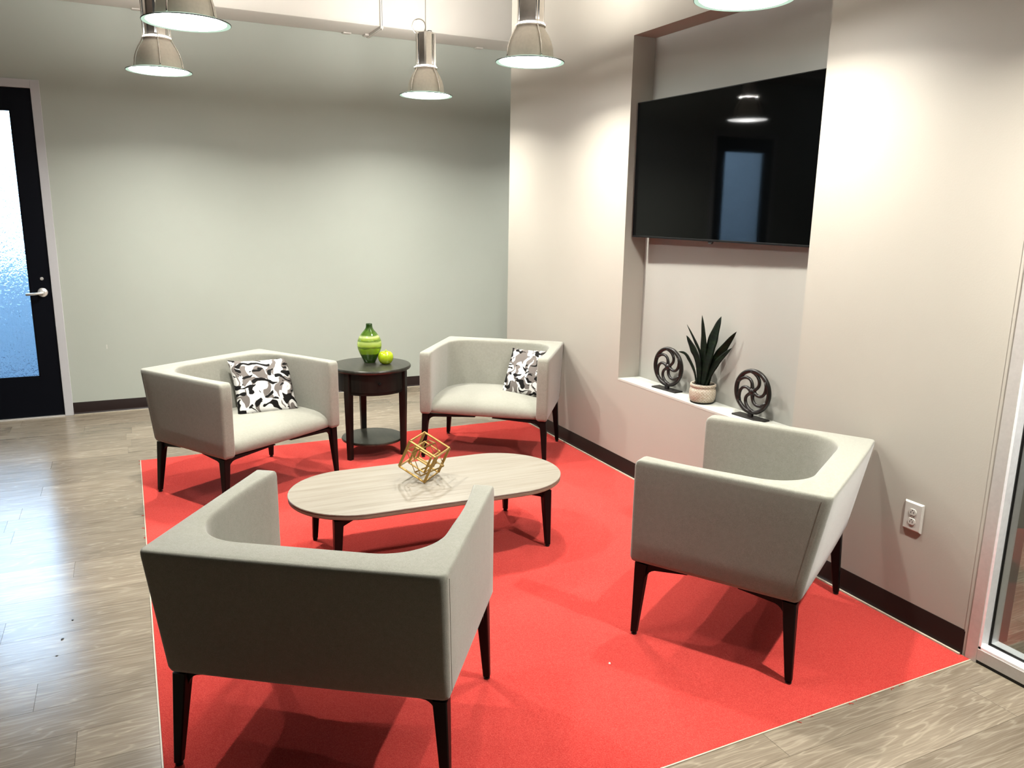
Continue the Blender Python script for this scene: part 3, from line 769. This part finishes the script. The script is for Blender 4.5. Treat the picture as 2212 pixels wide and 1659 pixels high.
# ------------------------------------------------------------------ snake plant
pl = thing('potted_plant', 'snake plant with dark upright leaves in a pale woven-texture pot', 'plant', (2.966, 3.538, ZN0))
obj('pot', lathe([(.001, .006), (.058, .006), (.066, .009), (.073, .022), (.0765, .045), (.0768, .066), (.074, .080), (.070, .086), (.0685, .090), (.072, .094), (.0745, .101), (.074, .109), (.071, .113), (.066, .112), (.064, .105), (.064, .088), (.001, .088)], 56), M_pot, pl, ang=45)
obj('saucer', lathe([(.001, 0), (.060, 0), (.068, .003), (.069, .007), (.06, .008), (.001, .008)], 40), M_black, pl, ang=40)
obj('soil', lathe([(.065, .086), (.063, .100), (.04, .103), (.001, .104)], 30, True, False), M_soil, pl, smooth=True)
def leaf(px, width, x0, x1, tw=0, m=None, bend=0):
    """px: control points (y, z) in metres on the sill's plane, base to tip; width at widest"""
    bm = bmesh.new(); n = 22; P = []
    for i in range(n+1):
        u = i/n*(len(px)-1); k = min(int(u), len(px)-2); t = u-k
        g = [px[max(k-1, 0)], px[k], px[k+1], px[min(k+2, len(px)-1)]]
        cr = lambda a, b, c, e_: .5*((2*b)+(-a+c)*t+(2*a-5*b+4*c-e_)*t*t+(-a+3*b-3*c+e_)*t**3)
        s = i/n; P.append(Vector((x0+(x1-x0)*s**1.4, cr(*[q[0] for q in g]), cr(*[q[1] for q in g]))))
    L = []
    for i, p in enumerate(P):
        s = i/n; tn = (P[min(i+1, n)]-P[max(i-1, 0)]).normalized(); side = Vector((1, 0, 0)).cross(tn).normalized()
        ang = tw*s + bend; nv = Vector((1, 0, 0)); sd = side*cos(ang) + nv*sin(ang); nn = tn.cross(sd)
        wv = 1.3*width/2*(.45+.55*min(1, s/.45)**.8)*(1 if s < .55 else max(.02, 1-((s-.55)/.45)**1.7))*(1+.05*sin(23*s))
        th = .0028*(1-.7*s)
        L.append([p - sd*wv, p - sd*wv*.5 + nn*(th+.12*wv), p + nn*(th+.22*wv)*.9, p + sd*wv*.5 + nn*(th+.12*wv), p + sd*wv, p + sd*wv*.5 + nn*(.12*wv-th), p + nn*(.2*wv-th), p - sd*wv*.5 + nn*(.12*wv-th)])
    rings(bm, L); bmesh.ops.recalc_face_normals(bm, faces=bm.faces[:]); o = obj('leaf', bm, m or M_leaf, pl, smooth=True); return o
# tips and bends relative to the pot centre (y to the left of the picture is +)
leaf([(.008, .10), (.016, .25), (.018, .36), (.044, .505)], .042, 0, -.005)
leaf([(-.004, .10), (-.030, .27), (-.052, .40), (-.080, .512)], .062, -.012, .03)
leaf([(.020, .10), (.040, .25), (.085, .325), (.200, .385)] if False else [(.020, .10), (.045, .24), (.100, .31), (.158, .372)], .042, -.014, -.018)
leaf([(.024, .10), (.055, .26), (.120, .35), (.205, .437)] if False else [(.022, .10), (.050, .26), (.120, .345), (.206, .428)], .018, .01, .02)
leaf([(.034, .10), (.060, .17), (.110, .225), (.165, .262), (.232, .262)], .020, -.02, -.012)
leaf([(-.026, .10), (-.045, .22), (-.105, .325), (-.185, .440)], .040, .01, .055, .9)
leaf([(-.030, .10), (-.048, .165), (-.100, .255), (-.196, .352)], .036, -.01, .02)
leaf([(.016, .10), (.038, .17), (.058, .235), (.066, .285)], .030, .02, .03, m=M_leaf2)
leaf([(-.012, .10), (-.018, .19), (-.03, .24), (-.038, .28)], .030, .022, .035)

# ------------------------------------------------------------------ wall outlet
ol = thing('wall_outlet', 'white duplex wall outlet on the cream wall beside the glazed partition', 'outlet', (XW, 2.049, .479))
bm = bmesh.new()
rings(bm, [[(x, sy*(.0435-i), sz*(.0625-i)) for sy, sz in ((-1,-1),(1,-1),(1,1),(-1,1))] for x, i in ((0, 0), (-.004, 0), (-.0095, .005), (-.010, .007))])
bmesh.ops.recalc_face_normals(bm, faces=bm.faces[:]); obj('plate', bm, M_white_plastic, ol)
for zc in (.0205, -.0205):
    bm = bmesh.new(); P = [(y, z) for y, z in arc(0, 0, .0172, 0, 2*PI, 28)[:-1]]; P = [(y, max(-.0138, min(.0138, z))) for y, z in P]
    rings(bm, [[(x, y*k_, zc+z*k_) for y, z in P] for x, k_ in ((-.009, 1), (-.0125, 1), (-.0135, .94))]); bmesh.ops.recalc_face_normals(bm, faces=bm.faces[:])
    rc = obj('receptacle', bm, M_white_plastic, ol)
    bm = bmesh.new(); box(bm, -.0140, -.0130, .0050, .0075, zc-.0055, zc+.0035); box(bm, -.0140, -.0130, -.0075, -.0050, zc-.0055, zc+.0035)
    box(bm, -.0140, -.0130, -.0026, .0026, zc+.0065, zc+.0105, bev=.0004)
    obj('slots', bm, M_slot, rc)
bm = lathe([(.0005, .0022), (.003, .002), (.0035, 0)], 12, True, True); bm.transform(Matrix.Translation((-.010, 0, 0)) @ Matrix.Rotation(-PI/2, 4, 'Y')); obj('screw', bm, M_chrome, ol)

# ------------------------------------------------------------------ pendant lamps
def make_lamp():
    t = thing('pendant_lamp', 'x', 'lamp', group='pendant lamps in rows over the lounge')
    # z = 0 is the plane of the lens
    obj('shade', lathe([(.140, .012), (.139, .03), (.134, .07), (.123, .108), (.106, .145), (.088, .172), (.080, .185), (.080, .198), (.074, .200), (.072, .196), (.072, .185), (.080, .168), (.1, .14), (.118, .1), (.129, .06), (.135, .012)], 56), M_lampmetal, t, ang=45)
    obj('brim', lathe([(.138, .012), (.165, .010), (.186, .005), (.200, -.002), (.200, -.005), (.186, .001), (.165, .004), (.138, .006)], 64), M_brim, t, smooth=True)
    obj('rim_edge', lathe([(.1995, -.0045), (.2025, -.004), (.2025, -.0005), (.1995, -.001)], 64), M_rubber, t, smooth=True)
    bm = bmesh.new(); lathe([(.182, .0005), (.176, -.004), (.12, -.007), (.0005, -.009)], 56, bm=bm); obj('lens', bm, M_lens, t, smooth=True)
    obj('lamp_gap', lathe([(.069, .2005), (.069, .2085)], 32), M_glow, t, smooth=True)
    obj('uplight_ring', lathe([(.0868, .1995), (.0805, .2005)], 40), M_uplight, t)     # unseen glowing ring, added to light the upper walls
    obj('uplight_collar', lathe([(.0800, .190), (.0870, .190), (.0872, .199), (.0800, .199)], 40), M_lampmetal, t, ang=30)  # screens the added glowing ring from below
    bm = bmesh.new()      # eight-sided ballast housing
    P8 = [.077*k_ for k_ in (1,)]
    L = []
    for z, rr in ((.208, .072), (.211, .0765), (.440, .0765), (.444, .073), (.452, .055)):
        L.append([(rr*cos(2*PI*(i+.5)/8+s*.30), rr*sin(2*PI*(i+.5)/8+s*.30), z) for i in range(8) for s in (-1, 1)])
    rings(bm, L); obj('housing', bm, M_lampcyl, t, ang=12)
    for a in (.86, -.86, PI-.86, PI+.86):      # dark strips standing for the room's reflection in the housing
        bm = box(bmesh.new(), .0735, .0768, -.011, .011, .222, .432); bm.transform(Matrix.Rotation(a, 4, 'Z')); obj('reflection_strip', bm, M_rubber, t)
    for k_ in range(4):
        a = PI/2*k_+PI/4; pts = [(rr*cos(a), rr*sin(a), z) for rr, z in ((.083, .43), (.083, .21), (.086, .196), (.097, .172), (.115, .143), (.131, .108), (.142, .07), (.147, .03), (.149, .006))]
        bm = bmesh.new(); tube(bm, pts, .0042, 6); obj('strap', bm, M_lampcyl, t, smooth=True)
    bm = bmesh.new(); tube(bm, [(0, 0, .448), (0, 0, .50), (0, 0, CEIL-2.558-.002)], .0028, 6); obj('cable', bm, M_cable, t)
    bm = bmesh.new(); tube(bm, [(.012*sin(a), -.050+.050*cos(a), .492+.05*sin(a)) for a in [2*PI*i/28 for i in range(28)]], .0042, 6, closed=True, up=Vector((1, 0, 0))); obj('cable_loop', bm, M_cable, t, smooth=True)
    bm = bmesh.new(); tube(bm, [(0, .0, .452), (0, .02, .466), (0, .043, .464), (0, .05, .446)], .003, 6); obj('hook', bm, M_black, t, smooth=True)
    obj('canopy', lathe([(.055, 0), (.055, -.018), (.03, -.026), (.003, -.028)], 28, True, False, (0, 0, CEIL-2.558)), M_duct, t, ang=40)
    return t
ld = bpy.data.lights.new('lamp_light', 'AREA'); ld.shape = 'DISK'; ld.size = .07; ld.energy = LAMP_W; ld.color = LAMP_COL; ld.spread = math.radians(150)
def lit(t):
    x, y = t.location.x, t.location.y        # output of each lamp set by eye to suit walls and shadows
    k_ = 1.75 if y < 1.2 else .24 if x < 1 and y < 3 else .74 if x < 3 and y < 3 else 1.12 if x < 1 else 1.0
    data = ld.copy(); data.energy = LAMP_W*k_
    lo = bpy.data.objects.new('lamp_light', data); C.objects.link(lo); lo.parent = t; lo.location = (0, 0, -.011)
lamp = make_lamp()
LZ = 2.558
spots = [((.348, 4.333), 'pendant lamp at the top left, nearer and larger one overlapping the other'),
         ((.289, 5.934), 'pendant lamp at the top left, smaller and lower one partly covered by the nearer lamp'),
         ((2.169, 6.035), 'smallest pendant lamp, hanging whole in view in front of the white duct'),
         ((2.224, 4.389), 'pendant lamp hanging in front of the outer corner of the cream wall'),
         ((2.334, 2.697), 'pendant lamp cut by the top edge above the television, only its glowing bottom showing'),
         ((.36, 2.70), 'pendant lamp out of view above the armchair nearest the camera'),
         ((2.36, 1.05), 'pendant lamp out of view beside the glazed partition'),
         ((4.0, 1.5), 'added pendant lamp out of view, lighting the floor behind the glazed partition'),  # unseen lamp added to brighten the floor beyond the glass
         ((4.4, 6.4), 'added pendant lamp out of view, lighting the passage beside the cream wall')]  # unseen lamp, added for the passage
for i, (p, lab) in enumerate(spots):
    c = lamp if i == 0 else copy_tree(lamp)
    c.location = (*p, LZ); c['label'] = lab; c.rotation_euler = (0, 0, math.atan2(-p[1], -p[0]) + (.2, .85, -.05, -.33, .3)[i % 5])
for t in [o for o in C.objects if o.name.startswith('pendant_lamp')]: lit(t)

# ------------------------------------------------------------------ specks on the floor
def speck(x, y, z, s, mat, label, seed, name='debris_fleck'):
    bm = bmesh.new(); rn = random.Random(seed); L = []
    for zz, k_ in ((0, .7), (s*.35, 1), (s*.6, .5)): L.append([(s*1.5*k_*cos(a)*(.7+.5*rn.random()), s*k_*sin(a)*(.7+.5*rn.random()), zz) for a in [2*PI*i/7 for i in range(7)]])
    rings(bm, L); o = obj(name, bm, mat, None, loc=(x, y, z)); o.rotation_euler = (0, 0, seed)
    return tag(o, label, 'debris')
speck(-.350, 3.335, 0, .006, M_black, 'black debris fleck on the wood floor, largest and middle one of three', 1)
speck(-.322, 3.486, 0, .0045, M_black, 'black debris fleck on the wood floor, farthest one of three', 2)
speck(-.362, 3.208, 0, .0035, M_black, 'tiny black debris fleck on the wood floor, nearest one of three', 3)
speck(1.553, 2.282, .003, .005, M_white_plastic, 'tiny white fleck lying on the red carpet near the right armchair', 4, 'paper_fleck')
